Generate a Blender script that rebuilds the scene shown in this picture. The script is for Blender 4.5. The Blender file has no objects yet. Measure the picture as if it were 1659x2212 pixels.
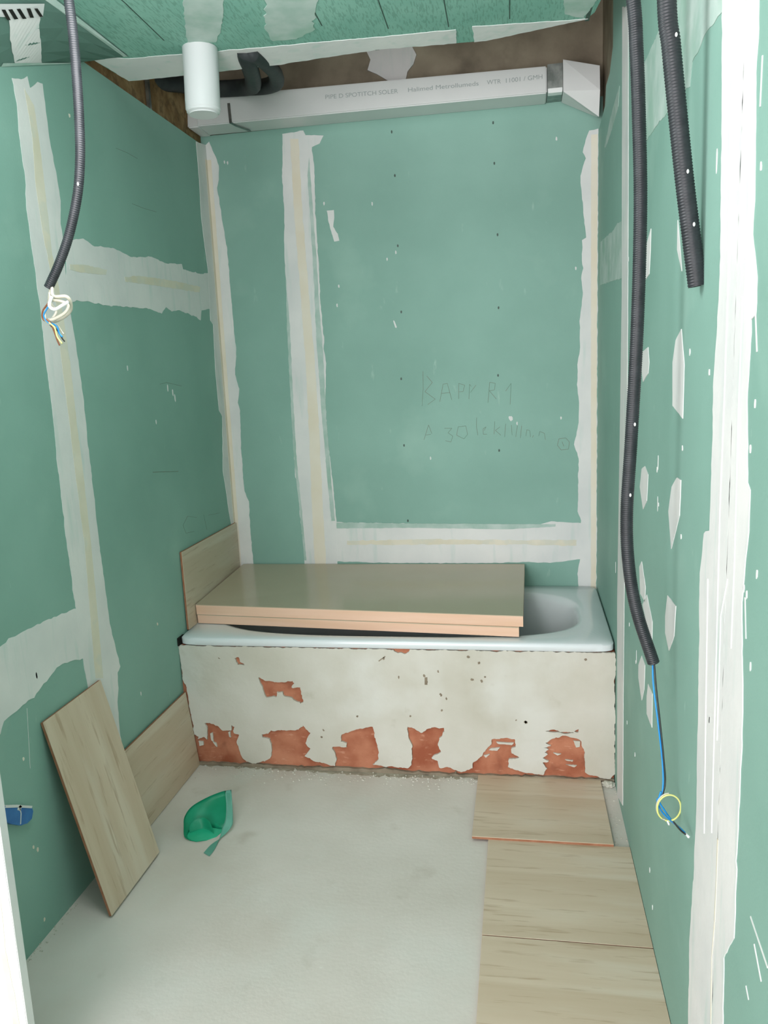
import bpy, bmesh, math, random
from mathutils import Vector, Matrix, noise
from mathutils.geometry import tessellate_polygon
random.seed(7)
S = bpy.context.scene
C = S.collection
# ---------------------------------------------------------------- camera, world, light, exposure
cam = bpy.data.objects.new('camera', bpy.data.cameras.new('camera'))
C.objects.link(cam)
cam.matrix_world = Matrix(((0.985027,0.012860,0.171920,1.284666),(0.166915,0.178404,-0.969696,-3.345726),(-0.043142,0.983873,0.173587,1.464007),(0,0,0,1)))
cam.data.sensor_fit = 'HORIZONTAL'; cam.data.sensor_width = 36; cam.data.lens = 36.7893
cam.data.clip_start = .02
S.camera = cam
w = bpy.data.worlds.new('world'); S.world = w; w.use_nodes = True
w.node_tree.nodes['Background'].inputs[0].default_value = (1, .97, 1, 1)
w.node_tree.nodes['Background'].inputs[1].default_value = .95
def area(name, loc, target, size, power, col=(1, 1, 1)):
    l = bpy.data.lights.new(name, 'AREA'); l.shape = 'RECTANGLE'; l.size, l.size_y = size; l.energy = power; l.color = col
    o = bpy.data.objects.new(name, l); C.objects.link(o); o.location = loc
    o.rotation_euler = (Vector(target) - Vector(loc)).to_track_quat('-Z', 'Y').to_euler()
    return o
area('hall_window_light', (.1, -5.4, 1.2), (1.0, 0, 1.3), (2.2, 2.0), 40, (1, .97, 1))
fill_data = bpy.data.lights.new('interior_fill_light', 'POINT'); fill_data.energy = 11.5; fill_data.shadow_soft_size = .26; fill_data.color = (1, .965, 1)  # added fill lamp without a fitting, lifts the inner walls and ceiling
bo = bpy.data.objects.new('interior_fill_light', fill_data); C.objects.link(bo); bo.location = (.62, -2.06, 2.14)
S.view_settings.view_transform = 'Standard'; S.view_settings.look = 'None'
S.view_settings.exposure = 1.34; S.view_settings.gamma = 1; S.view_settings.use_curve_mapping = False
# ---------------------------------------------------------------- materials
def srgb(r, g, b):
    return tuple(((c/255)/12.92 if c/255 <= .04045 else ((c/255+.055)/1.055)**2.4) for c in (r, g, b)) + (1,)
def mat(name, c1, c2=None, scale=6, rough=.7, spec=.5, detail=6, stretch=None, metal=0, coord='Object', bump=0, bscale=80, extra=None, dist=0, lo=.35, hi=.65, trans=0, alpha=1):
    m = bpy.data.materials.new(name); m.use_nodes = True
    nt = m.node_tree; N = nt.nodes; L = nt.links; b = N['Principled BSDF']
    b.inputs['Roughness'].default_value = rough; b.inputs['Metallic'].default_value = metal
    b.inputs['Specular IOR Level'].default_value = spec; b.inputs['Base Color'].default_value = c1
    if trans: b.inputs['Transmission Weight'].default_value = trans
    tc = N.new('ShaderNodeTexCoord'); mp = N.new('ShaderNodeMapping'); L.new(tc.outputs[coord], mp.inputs[0])
    if stretch: mp.inputs['Scale'].default_value = stretch
    col = None
    if c2:
        n = N.new('ShaderNodeTexNoise'); n.inputs['Scale'].default_value = scale; n.inputs['Detail'].default_value = detail; n.inputs['Distortion'].default_value = dist
        r = N.new('ShaderNodeValToRGB'); r.color_ramp.elements[0].position = lo; r.color_ramp.elements[1].position = hi
        r.color_ramp.elements[0].color = c1; r.color_ramp.elements[1].color = c2
        L.new(mp.outputs[0], n.inputs[0]); L.new(n.outputs[0], r.inputs[0]); col = r.outputs[0]
    for (ec, es, elo, ehi, amt, st) in (extra or []):     # further layers of marks: colour, scale, thresholds, amount, stretch
        m2 = N.new('ShaderNodeMapping'); L.new(tc.outputs[coord], m2.inputs[0]); m2.inputs['Location'].default_value = (es*.37, es*.11, es*.23)
        if st: m2.inputs['Scale'].default_value = st
        n = N.new('ShaderNodeTexNoise'); n.inputs['Scale'].default_value = es; n.inputs['Detail'].default_value = 5
        mr = N.new('ShaderNodeMapRange'); mr.inputs[1].default_value = elo; mr.inputs[2].default_value = ehi; mr.inputs[4].default_value = amt
        mx = N.new('ShaderNodeMix'); mx.data_type = 'RGBA'; mx.inputs[7].default_value = ec
        L.new(m2.outputs[0], n.inputs[0]); L.new(n.outputs[0], mr.inputs[0]); L.new(mr.outputs[0], mx.inputs[0])
        if col: L.new(col, mx.inputs[6])
        else: mx.inputs[6].default_value = c1
        col = mx.outputs[2]
    if col: L.new(col, b.inputs['Base Color'])
    if bump:
        n = N.new('ShaderNodeTexNoise'); n.inputs['Scale'].default_value = bscale; n.inputs['Detail'].default_value = 4
        bp = N.new('ShaderNodeBump'); bp.inputs['Strength'].default_value = bump; bp.inputs['Distance'].default_value = .004
        L.new(mp.outputs[0], n.inputs[0]); L.new(n.outputs[0], bp.inputs['Height']); L.new(bp.outputs[0], b.inputs['Normal'])
    return m
M = {}
M['green'] = mat('green_plasterboard', srgb(127, 165, 152), srgb(137, 175, 162), 2.2, .62, .3, extra=[(srgb(158, 192, 178), 3.5, .60, .80, .5, None), (srgb(175, 205, 192), 26, .70, .80, .5, (1, 1, .35))], bump=.08, bscale=160)
M['comp'] = mat('joint_compound', srgb(212, 213, 211), srgb(224, 223, 220), 5, .75, .3, extra=[(srgb(190, 207, 200), 9, .55, .72, .6, (3, 3, .4))], bump=.25, bscale=30)
M['tape'] = mat('paper_tape', srgb(214, 207, 186), srgb(226, 219, 202), 7, .8, .2, extra=[(srgb(205, 208, 198), 14, .5, .6, .5, None)])
M['thin'] = mat('thin_compound', srgb(164, 188, 178), srgb(188, 203, 196), 14, .75, .2, extra=[(srgb(140, 178, 160), 8, .5, .65, .6, None)])
M['warm'] = mat('warm_tape', srgb(222, 212, 192), srgb(226, 219, 204), 6, .8, .2)
M['ceil'] = mat('ceiling_board', srgb(122, 172, 156), srgb(138, 184, 168), 5, .7, .2, bump=.1, bscale=100)
nt = M['ceil'].node_tree; N = nt.nodes; L = nt.links
tc = N.new('ShaderNodeTexCoord'); mp = N.new('ShaderNodeMapping'); mp.inputs['Scale'].default_value = (230, 36, 1)
n = N.new('ShaderNodeTexNoise'); n.inputs['Scale'].default_value = 1; n.inputs['Detail'].default_value = 1
mr = N.new('ShaderNodeMapRange'); mr.inputs[1].default_value = .52; mr.inputs[2].default_value = .62; mr.inputs[4].default_value = .32
mx = N.new('ShaderNodeMix'); mx.data_type = 'RGBA'; mx.inputs[7].default_value = srgb(72, 108, 92)
L.new(tc.outputs['Object'], mp.inputs[0]); L.new(mp.outputs[0], n.inputs[0]); L.new(n.outputs[0], mr.inputs[0]); L.new(mr.outputs[0], mx.inputs[0])
L.new(N['Principled BSDF'].inputs['Base Color'].links[0].from_socket, mx.inputs[6]); L.new(mx.outputs[2], N['Principled BSDF'].inputs['Base Color'])
M['floor'] = mat('cement_floor', srgb(198, 192, 182), srgb(212, 207, 199), 2.4, .75, .3, extra=[(srgb(205, 204, 196), 4, .52, .68, .6, None), (srgb(160, 150, 134), 7, .62, .8, .5, None), (srgb(216, 214, 206), 60, .68, .76, .6, None)], bump=.15, bscale=70)
def tilemat(name, ax, loc=0):
    st = [9, 9, 9]; st[ax] = .9
    m = mat(name, srgb(190, 171, 146), srgb(206, 190, 168), 1, .42, .45, 6, tuple(st), lo=.36, hi=.62, dist=.6, extra=[(srgb(210, 199, 181), 2.2, .52, .7, .7, tuple(x*.8 for x in st)), (srgb(158, 134, 106), 5, .58, .72, .6, tuple(x*1.6 for x in st))])
    return m
M['tilex'] = tilemat('travertine_tile_across', 0)
M['tilev'] = tilemat('travertine_tile_along', 1)
M['clay'] = mat('fired_clay_body', srgb(150, 102, 76), srgb(166, 118, 92), 30, .85, .2)
M['brick'] = mat('terracotta_brick', srgb(152, 86, 62), srgb(190, 128, 100), 9, .85, .2, extra=[(srgb(208, 156, 130), 30, .62, .72, .5, (1, 1, 3)), (srgb(120, 74, 58), 12, .6, .75, .6, None)], bump=.4, bscale=50)
M['plaster'] = mat('old_cream_plaster', srgb(190, 186, 172), srgb(206, 203, 193), 3, .85, .2, extra=[(srgb(216, 216, 210), 2.2, .5, .62, .6, None), (srgb(170, 166, 148), 9, .66, .8, .6, None), (srgb(130, 120, 108), 45, .74, .8, .7, None)], bump=.3, bscale=40)
M['dust'] = mat('grey_brown_dust', srgb(150, 142, 126), srgb(176, 168, 152), 30, .95, .1, bump=.5, bscale=90)
M['mortar'] = mat('grey_mortar', srgb(120, 108, 92), srgb(150, 138, 120), 20, .9, .2, bump=.6, bscale=60)
M['enamel'] = mat('white_enamel', srgb(214, 220, 221), srgb(220, 226, 228), 3, .16, .5)
M['board'] = mat('beige_board_face', srgb(180, 166, 142), srgb(184, 170, 147), 3, .15, .5)
M['edge'] = mat('peach_board_edge', srgb(222, 184, 156), srgb(228, 192, 168), 3, .6, .3, stretch=(1, 1, 12))
M['black'] = mat('black_conduit', srgb(36, 38, 42), srgb(48, 50, 54), 40, .42, .5)
M['hose'] = mat('black_rubber', srgb(38, 42, 44), srgb(52, 56, 56), 20, .6, .3)
M['dark'] = mat('dark_void', srgb(30, 32, 30), srgb(44, 44, 40), 20, .9, .1)
M['pencil'] = mat('pencil_mark', srgb(104, 134, 118), srgb(128, 128, 116), 30, .8, .2)
M['screw'] = mat('screw_steel', srgb(48, 74, 62), srgb(66, 84, 76), 60, .5, .4)
M['duct'] = mat('white_duct_plastic', srgb(204, 206, 204), srgb(212, 214, 212), 3, .35, .5)
M['pipe'] = mat('white_pvc', srgb(206, 208, 208), srgb(212, 214, 214), 3, .3, .5)
M['zinc'] = mat('galvanised_steel', srgb(120, 128, 124), srgb(160, 166, 162), 30, .3, .5, metal=.9)
M['ink'] = mat('grey_print', srgb(150, 160, 158), srgb(160, 168, 166), 60, .6, .2)
M['oldwall'] = mat('old_brown_render', srgb(126, 116, 100), srgb(160, 150, 130), 5, .9, .1, extra=[(srgb(96, 88, 76), 8, .5, .7, .6, None)], bump=.5, bscale=30)
M['fibre'] = mat('brown_fibre_board', srgb(118, 92, 62), srgb(150, 124, 90), 14, .95, .1, extra=[(srgb(84, 68, 50), 30, .5, .65, .6, None)], bump=.8, bscale=60)
M['gplastic'] = mat('green_plastic', srgb(30, 176, 132), srgb(52, 190, 150), 12, .35, .5)
M['gpale'] = mat('pale_green_plastic', srgb(120, 200, 178), srgb(140, 208, 190), 12, .4, .5)
M['blue'] = mat('blue_plastic', srgb(24, 92, 158), srgb(48, 118, 178), 20, .45, .5)
M['wblue'] = mat('blue_insulation', srgb(20, 132, 205), srgb(30, 146, 214), 20, .35, .5)
M['wyel'] = mat('yellow_green_insulation', srgb(205, 208, 120), srgb(214, 214, 140), 20, .4, .5)
M['wbrown'] = mat('brown_insulation', srgb(128, 74, 46), srgb(140, 86, 58), 20, .4, .5)
M['wgrey'] = mat('pale_grey_insulation', srgb(196, 190, 172), srgb(212, 206, 190), 20, .3, .5)
M['wblack'] = mat('black_insulation', srgb(28, 34, 36), srgb(40, 46, 46), 20, .4, .5)
M['copper'] = mat('bare_tip_and_highlight', srgb(226, 230, 228), srgb(236, 238, 236), 20, .3, .5)
# ---------------------------------------------------------------- helpers
def tag(o, label=None, cat=None, group=None, kind=None):
    for k, v in (('label', label), ('category', cat), ('group', group), ('kind', kind)):
        if v: o[k] = v
    return o
def empty(name, loc=(0, 0, 0), label=None, cat=None, group=None):
    o = bpy.data.objects.new(name, None); C.objects.link(o); o.location = loc; o.empty_display_size = .05
    return tag(o, label, cat, group)
def finish(name, bm, m, parent=None, smooth=False, loc=None):
    bmesh.ops.recalc_face_normals(bm, faces=bm.faces)
    me = bpy.data.meshes.new(name); bm.to_mesh(me); bm.free()
    for x in (m if isinstance(m, list) else [m]): me.materials.append(M[x])
    if smooth:
        for f in me.polygons: f.use_smooth = True
    o = bpy.data.objects.new(name, me); C.objects.link(o)
    if parent:
        o.parent = parent
        w = parent; off = Vector((0, 0, 0))
        while w: off += w.location; w = w.parent
        o.location = -off
    return o
def struct(o, kind='structure'): o['kind'] = kind; return o
def box(bm, a, b, bev=0):
    r = bmesh.ops.create_cube(bm, size=1)
    for v in r['verts']:
        v.co = Vector([a[i] + (v.co[i]+.5)*(b[i]-a[i]) for i in range(3)])
    if bev:
        es = list({e for v in r['verts'] for e in v.link_edges})
        bmesh.ops.bevel(bm, geom=es, offset=bev, segments=3, affect='EDGES', profile=.5)
def boxo(name, a, b, m, parent=None, bev=0):
    bm = bmesh.new(); box(bm, a, b, bev); return finish(name, bm, m, parent)
PL = {'L': lambda a, b, h: (h, a, b), 'R': lambda a, b, h: (1.6-h, a, b), 'B': lambda a, b, h: (a, -h, b), 'F': lambda a, b, h: (a, b, h),
      'C': lambda a, b, h: (a, b, 2.43-h), 'A': lambda a, b, h: (a, -.675-h, b), 'K': lambda a, b, h: (a, -2.09-h, b), 'D': lambda a, b, h: (a, -.13-h, b)}
def rag(pts, amp, step=.012, seed=0):
    out = []; n = len(pts)
    for i in range(n):
        a = Vector(pts[i]); b = Vector(pts[(i+1) % n]); d = b-a; L_ = d.length
        k = max(1, int(L_/step)); nrm = Vector((-d.y, d.x))/(L_+1e-9)
        for j in range(k):
            t = j/k; q = a+d*t
            f = noise.noise(Vector((q.x*38, q.y*38, seed)))+.6*noise.noise(Vector((q.x*110, q.y*110, seed+5)))
            out.append(tuple(q+nrm*f*amp*(1 if j else .4)))
    return out
def slab(bm, pl, pts, h0, h1, holes=()):
    F = PL[pl]; rings = [list(pts)]+[list(h) for h in holes]
    V3 = [[Vector((x, y, 0)) for x, y in r] for r in rings]
    flat = [p for r in rings for p in r]
    tri = tessellate_polygon(V3)
    top = [bm.verts.new(F(x, y, h1)) for x, y in flat]; bot = [bm.verts.new(F(x, y, h0)) for x, y in flat]
    for t in tri:
        if len(set(t)) == 3:
            for vs in (top, bot):
                try: bm.faces.new([vs[i] for i in t])
                except ValueError: pass
    k = 0
    for r in rings:
        n = len(r)
        for i in range(n):
            a, b = k+i, k+(i+1) % n
            try: bm.faces.new([bot[a], bot[b], top[b], top[a]])
            except ValueError: pass
        k += n
def decal(name, pl, pts, m, parent, h0=-.0002, h1=.0015, amp=.003, step=.012, seed=None, holes=()):
    bm = bmesh.new(); sd = random.random()*50 if seed is None else seed
    slab(bm, pl, rag(pts, amp, step, sd) if amp else pts, h0, h1, [rag(h, amp, step, sd) if amp else h for h in holes])
    return finish(name, bm, m, parent)
def blob(bm, pl, c, a, b, h1, n=10, rot=0, h0=-.0002, jit=.25):
    pts = []
    for i in range(n):
        t = 2*math.pi*i/n; r = 1+random.uniform(-jit, jit)
        x, y = a*r*math.cos(t), b*r*math.sin(t)
        pts.append((c[0]+x*math.cos(rot)-y*math.sin(rot), c[1]+x*math.sin(rot)+y*math.cos(rot)))
    slab(bm, pl, pts, h0, h1)
def stroke(bm, pl, pts, wd, h1=.0006):
    for (a, b) in zip(pts[:-1], pts[1:]):
        a, b = Vector(a), Vector(b); d = b-a
        if d.length < 1e-6: continue
        n = Vector((-d.y, d.x)).normalized()*wd/2
        slab(bm, pl, [tuple(a+n), tuple(b+n), tuple(b-n), tuple(a-n)], -.0001, h1)
def smooth_path(P, n):
    P = [Vector(p) for p in P]; P = [2*P[0]-P[1]]+P+[2*P[-1]-P[-2]]; out = []
    for i in range(1, len(P)-2):
        p0, p1, p2, p3 = P[i-1:i+3]
        for j in range(n):
            t = j/n
            out.append(.5*((2*p1)+(-p0+p2)*t+(2*p0-5*p1+4*p2-p3)*t*t+(-p0+3*p1-3*p2+p3)*t**3))
    out.append(P[-2]); return out
def resample(P, step):
    out = [P[0]]; acc = 0
    for a, b in zip(P[:-1], P[1:]):
        d = (b-a).length
        while acc+d >= step:
            t = (step-acc)/d; a = a+(b-a)*t; out.append(a.copy()); d = (b-a).length; acc = 0
        acc += d
    out.append(P[-1]); return out
def tube(bm, P, r, seg=12, rf=None, hollow=False, flat=1):
    rings = []; up = None
    for i, p in enumerate(P):
        t = (P[min(i+1, len(P)-1)]-P[max(i-1, 0)]).normalized()
        if up is None: up = t.orthogonal().normalized()
        up = (up-t*up.dot(t)).normalized(); sd = t.cross(up)
        rr = rf(i) if rf else r
        rings.append([bm.verts.new(p+up*rr*flat*math.cos(2*math.pi*k/seg)+sd*rr*math.sin(2*math.pi*k/seg)) for k in range(seg)])
    for a, b in zip(rings[:-1], rings[1:]):
        for k in range(seg): bm.faces.new([a[k], a[(k+1) % seg], b[(k+1) % seg], b[k]])
    bm.faces.new(rings[0])
    if hollow:
        t = (P[-2]-P[-1]).normalized()
        r2 = [bm.verts.new(P[-1]+(v.co-P[-1])*.78) for v in rings[-1]]; r3 = [bm.verts.new(v.co+t*r*2.5) for v in r2]
        for a, b in ((rings[-1], r2), (r2, r3)):
            for k in range(seg): bm.faces.new([a[k], a[(k+1) % seg], b[(k+1) % seg], b[k]])
        bm.faces.new(r3)
    else: bm.faces.new(rings[-1])
# ================================================================ THE SETTING
fl = struct(boxo('floor', (-.65, -4.6, -.05), (1.65, .02, 0), 'floor'))
wl = struct(boxo('wall_left', (-.02, -2.09, 0), (0, .0, 2.43), 'green'))
wb = struct(boxo('wall_back', (-.02, 0, 0), (1.62, .015, 2.475), 'green'))
bm = bmesh.new()
slab(bm, 'R', [(0, 0), (0, 2.355), (-.1, 2.362), (-.228, 2.374), (-.26, 2.43), (-.373, 2.432), (-.464, 2.483), (-.46, 2.7), (-4.6, 2.7), (-4.6, 0)], -.013, 0)
wr = struct(finish('wall_right', bm, 'green'))
wh2 = struct(boxo('hall_light_screen_left', (-.65, -4.6, 0), (-.6, -2.09, 2.7), 'comp'))  # unseen slab added to screen world light from surfaces facing the camera
ch = struct(boxo('hall_light_screen_top', (-.65, -4.6, 2.7), (1.613, -2.1, 2.75), 'comp'))  # unseen slab added overhead, cuts world light reaching the near walls
wj = struct(boxo('wall_front_left', (-.6, -2.108, 0), (.286, -2.09, 2.43), 'green'))
bm = bmesh.new()
slab(bm, 'C', [(.14, -2.1), (.14, -1.2), (.14, -1.0), (.035, -.95), (.053, -.775), (.24, -.768), (.55, -.767), (.88, -.795), (1.2, -.767), (1.484, -.836), (1.505, -.875), (1.515, -.95), (1.525, -1.3), (1.598, -1.32), (1.598, -2.1)], -.012, 0)
ce = struct(finish('ceiling', bm, 'ceil'))
# the old room shell seen through the cut-out above the bath
o1 = struct(boxo('wall_back_old', (-.03, .016, 2.2), (1.66, .06, 3.0), 'oldwall'))
o2 = struct(boxo('wall_left_old', (-.06, -2.1, 2.432), (-.022, .016, 3.0), 'fibre'))
o3 = struct(boxo('wall_right_old', (1.615, -1.4, 2.0), (1.65, .016, 3.0), 'oldwall'))
o4 = struct(boxo('ceiling_old', (-.06, -2.1, 2.98), (1.65, .06, 3.03), 'oldwall'))
bm = bmesh.new(); blob(bm, 'B', (.80, 2.70), .11, .10, -.008, 16, h0=-.018); finish('plaster_patch', bm, 'comp', o1)
# slanted boards along the left edge of the ceiling
bm = bmesh.new()
G = []
for i in range(9):
    y = -2.09+(2.09-.955)*i/8
    zl = 2.43+.375*(y+.954)
    G.append([bm.verts.new((x, y, 2.4295+(zl-2.4295)*(1-t)**1.0)) for x, t in ((0, 0), (.037, .25), (.074, .5), (.111, .75), (.148, 1))])
for a, b in zip(G[:-1], G[1:]):
    for k in range(4): bm.faces.new([a[k], a[k+1], b[k+1], b[k]])
r = bmesh.ops.solidify(bm, geom=bm.faces[:], thickness=.006)
so = struct(finish('trim_1', bm, 'green'))
def onsoffit(u, v, off=.002):     # x across the slant, y along it
    zl = 2.43+.375*(v+.954); t = u/.148
    return (u, v, zl+(2.4295-zl)*t-off)
def soffit_decal(name, pts, m, off, parent):
    bm = bmesh.new(); vs = [bm.verts.new(onsoffit(*q, off)) for q in pts]
    for t in tessellate_polygon([[Vector((x, y, 0)) for x, y in pts]]): bm.faces.new([vs[k] for k in t])
    return finish(name, bm, m, parent)
soffit_decal('compound_patch', rag([(0.089,-1.454),(0.062,-1.417),(0.032,-1.370),(0.005,-1.318),(0.007,-1.197),(0.052,-1.268),(0.087,-1.326),(0.110,-1.354)], .003, .012), 'comp', .003, so)
bm = bmesh.new()
for q in ([(.003, -1.38), (.003, -.96), (.010, -.96), (.010, -1.38)], [(.136, -1.4), (.136, -.965), (.1478, -.965), (.1478, -1.4)]):
    bm.faces.new([bm.verts.new(onsoffit(*t, .0035)) for t in q])
finish('compound_seam', bm, 'thin', so)
# ---- ceiling compound bands, seams and patches
decal('compound_band', 'C', [(.036, -.99), (.14, -.941), (.594, -.905), (.896, -.885), (1.118, -.872), (1.112, -.778), (1.0, -.785), (.88, -.797), (.55, -.769), (.24, -.77), (.055, -.777)], 'comp', ce, amp=.004)
decal('compound_band', 'C', [(1.165, -.88), (1.30, -.862), (1.49, -.84), (1.484, -.838), (1.2, -.769), (1.165, -.77)], 'comp', ce, amp=.003)
decal('compound_patch', 'C', [(0.476,-1.311),(0.386,-1.090),(0.355,-1.004),(0.384,-0.989),(0.431,-0.982),(0.481,-1.063),(0.580,-1.282)], 'thin', ce, amp=.006)
decal('compound_patch', 'C', [(0.674,-1.257),(0.596,-1.031),(0.592,-0.942),(0.660,-0.936),(0.721,-0.977),(0.797,-1.224)], 'thin', ce, amp=.008)
decal('compound_patch', 'C', [(1.409,-1.031),(1.423,-0.889),(1.479,-0.849),(1.512,-1.003)], 'thin', ce, amp=.006)
bm = bmesh.new()
for x, a, b in ((.295, -1.5, -1.03), (.753, -1.5, -1.0), (.93, -1.5, -.93), (1.099, -1.5, -.895), (1.271, -1.5, -.9)):
    stroke(bm, 'C', [(x, a), (x+.004, (a+b)/2), (x, b)], .003)
stroke(bm, 'C', [(0.871,-0.872),(0.874,-0.792)], .012); stroke(bm, 'C', [(1.490,-0.914),(1.488,-0.825)], .012)
finish('board_seam', bm, 'screw', ce)
# ---- perforated strip at the very top left
pm = empty('metal_mesh_strip', (.1, -1.36, 2.4), 'dark slotted metal mesh strip under the ceiling in the upper left corner', 'mesh strip')
soffit_decal('strip', [(0.093,-1.529),(0.132,-1.365),(0.111,-1.344),(0.078,-1.511)], 'duct', .006, pm)
for q in ([(0.096,-1.494),(0.098,-1.482),(0.088,-1.449),(0.086,-1.461)], [(0.100,-1.473),(0.103,-1.461),(0.094,-1.426),(0.091,-1.438)], [(0.106,-1.448),(0.109,-1.437),(0.100,-1.400),(0.097,-1.412)], [(0.114,-1.418),(0.117,-1.406),(0.107,-1.378),(0.104,-1.390)], [(0.120,-1.394),(0.123,-1.384),(0.116,-1.351),(0.113,-1.361)]):
    soffit_decal('slot', q, 'dark', .013, pm)
# ---------------------------------------------------------------- joint compound on the left wall
decal('joint_compound', 'L', [(-1.336,2.258),(-1.326,2.199),(-1.331,2.118),(-1.327,1.998),(-1.338,1.936),(-1.335,1.837),(-1.330,1.756),(-1.328,1.654),(-1.330,1.515),(-1.326,1.378),(-1.333,1.256),(-1.332,1.124),(-1.329,0.961),(-1.326,0.835),(-1.316,0.661),(-1.307,0.555),(-1.234,0.052),(-1.105,-0.012),(-1.150,0.264),(-1.160,0.352),(-1.155,0.464),(-1.140,0.505),(-1.136,0.556),(-1.115,0.568),(-1.125,0.611),(-1.151,0.725),(-1.151,0.807),(-1.158,0.888),(-1.161,1.035),(-1.163,1.236),(-1.162,1.367),(-1.161,1.436),(-1.167,1.528),(-1.174,1.618),(-1.183,1.685),(-1.183,1.775),(-1.177,1.890),(-1.182,1.924),(-1.168,1.989),(-1.174,2.055),(-1.192,2.155),(-1.194,2.255),(-1.195,2.290),(-1.219,2.288),(-1.258,2.259),(-1.265,2.286),(-1.295,2.268)], 'comp', wl, amp=.0035)
decal('joint_compound', 'L', [(-1.167,1.880),(-1.119,1.890),(-1.066,1.902),(-1.005,1.888),(-0.889,1.900),(-0.764,1.888),(-0.612,1.908),(-0.497,1.900),(-0.353,1.916),(-0.345,1.897),(-0.175,1.898),(-0.072,1.915),(-0.073,1.767),(-0.192,1.753),(-0.210,1.711),(-0.260,1.723),(-0.421,1.737),(-0.481,1.728),(-0.530,1.741),(-0.570,1.715),(-0.661,1.725),(-0.756,1.722),(-0.948,1.715),(-1.041,1.715),(-1.139,1.717),(-1.166,1.708),(-1.190,1.707)], 'comp', wl, amp=.004, h1=.0012)
decal('joint_compound', 'L', [(-2.08, .77), (-2.08, .95)]+[(-1.667,0.834),(-1.619,0.842),(-1.537,0.841),(-1.483,0.840),(-1.332,0.831),(-1.296,0.823),(-1.310,0.668),(-1.321,0.673),(-1.410,0.694),(-1.449,0.695),(-1.528,0.668),(-1.599,0.654),(-1.690,0.647),(-1.710,0.620)], 'comp', wl, amp=.006, h1=.0012)
decal('joint_compound', 'L', [(-0.106,2.426),(-0.104,2.280),(-0.115,2.135),(-0.099,2.004),(-0.086,1.923),(-0.104,1.717),(-0.077,1.701),(-0.092,1.507),(-0.086,1.337),(-0.054,1.309),(-0.099,1.073),(-0.079,0.982),(-0.065,0.890),(-0.043,0.803)]+[(-.05, .83), (-.06, .5), (-.0, .5), (0, 2.44)], 'comp', wl, amp=.002)
decal('paper_tape', 'L', [(-1.287,2.250),(-1.278,2.172),(-1.275,2.137),(-1.284,2.007),(-1.278,1.888),(-1.263,1.804),(-1.251,1.718),(-1.255,1.537),(-1.250,1.354),(-1.250,1.233),(-1.243,0.996),(-1.265,0.589),(-1.222,0.572),(-1.215,0.771),(-1.208,0.988),(-1.208,1.228),(-1.213,1.352),(-1.212,1.538),(-1.220,1.643),(-1.229,1.758),(-1.243,1.844),(-1.242,2.016),(-1.242,2.088),(-1.245,2.158),(-1.250,2.218)], 'tape', wl, h1=.002, amp=.002)
decal('paper_tape', 'L', [(-1.156,1.815),(-1.079,1.824),(-0.943,1.825),(-0.952,1.809),(-1.058,1.802),(-1.159,1.801)], 'tape', wl, h1=.002, amp=.003)
decal('paper_tape', 'L', [(-0.830,1.816),(-0.723,1.831),(-0.616,1.836),(-0.420,1.844),(-0.186,1.846),(-0.201,1.822),(-0.425,1.816),(-0.658,1.808),(-0.827,1.802)], 'tape', wl, h1=.002, amp=.003)
decal('paper_tape', 'L', [(-.022, 2.38), (-.002, 2.38), (-.002, .7), (-.02, .7)], 'warm', wl, h1=.002, amp=.001)
bm = bmesh.new()
def wob(pl, pts, n=3, a=.002): 
    for _ in range(n): pass
    stroke(bm, pl, pts, .0025)
stroke(bm, 'L', [(-0.802,2.224),(-0.723,2.229),(-0.651,2.228)], .001); stroke(bm, 'L', [(-0.724,2.067),(-0.639,2.068),(-0.537,2.074)], .001); stroke(bm, 'L', [(-0.639,1.461),(-0.580,1.466),(-0.521,1.459),(-0.452,1.450)], .001)
stroke(bm, 'L', [(-0.415,0.927),(-0.501,0.948),(-0.550,0.921),(-0.528,0.886),(-0.449,0.877)], .001); stroke(bm, 'L', [(-0.344,0.925),(-0.324,0.857)], .001); stroke(bm, 'L', [(-0.169,0.901),(-0.296,0.914)], .001)
stroke(bm, 'L', [(-0.758,1.155),(-0.549,1.131)], .002)
finish('pencil_mark', bm, 'pencil', wl)
bm = bmesh.new()
for u, v, a, b in ((362, 835, .006, .012), (378, 855, .005, .022), (372, 845, .004, .01), (275, 795, .003, .01), (337, 912, .003, .006), (195, 610, .004, .002), (305, 1497, .001, .012), (355, 1497, .003, .003)):
    c = on = None
for c, a, b in (*[(q, .004, .013) for q in [(-0.576,1.446),(-0.520,1.407),(-0.536,1.428)]], *[(q, .003, .008) for q in [(-0.869,1.519),(-0.696,1.328),(-1.000,0.427),(-1.541,0.708)]],):
    blob(bm, 'L', c, a, b, .0012)
stroke(bm, 'L', [(-1.596,0.640),(-1.614,0.479)], .0012)
finish('compound_speck', bm, 'comp', wl)
bm = bmesh.new()
for c in [(-1.642,0.269),(-1.627,0.252),(-1.636,0.517),(-1.636,0.051),(-0.833,0.618),(-1.069,2.245)]: blob(bm, 'L', c, .004, .006, .001)
finish('wall_stain', bm, 'warm', wl)
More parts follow.
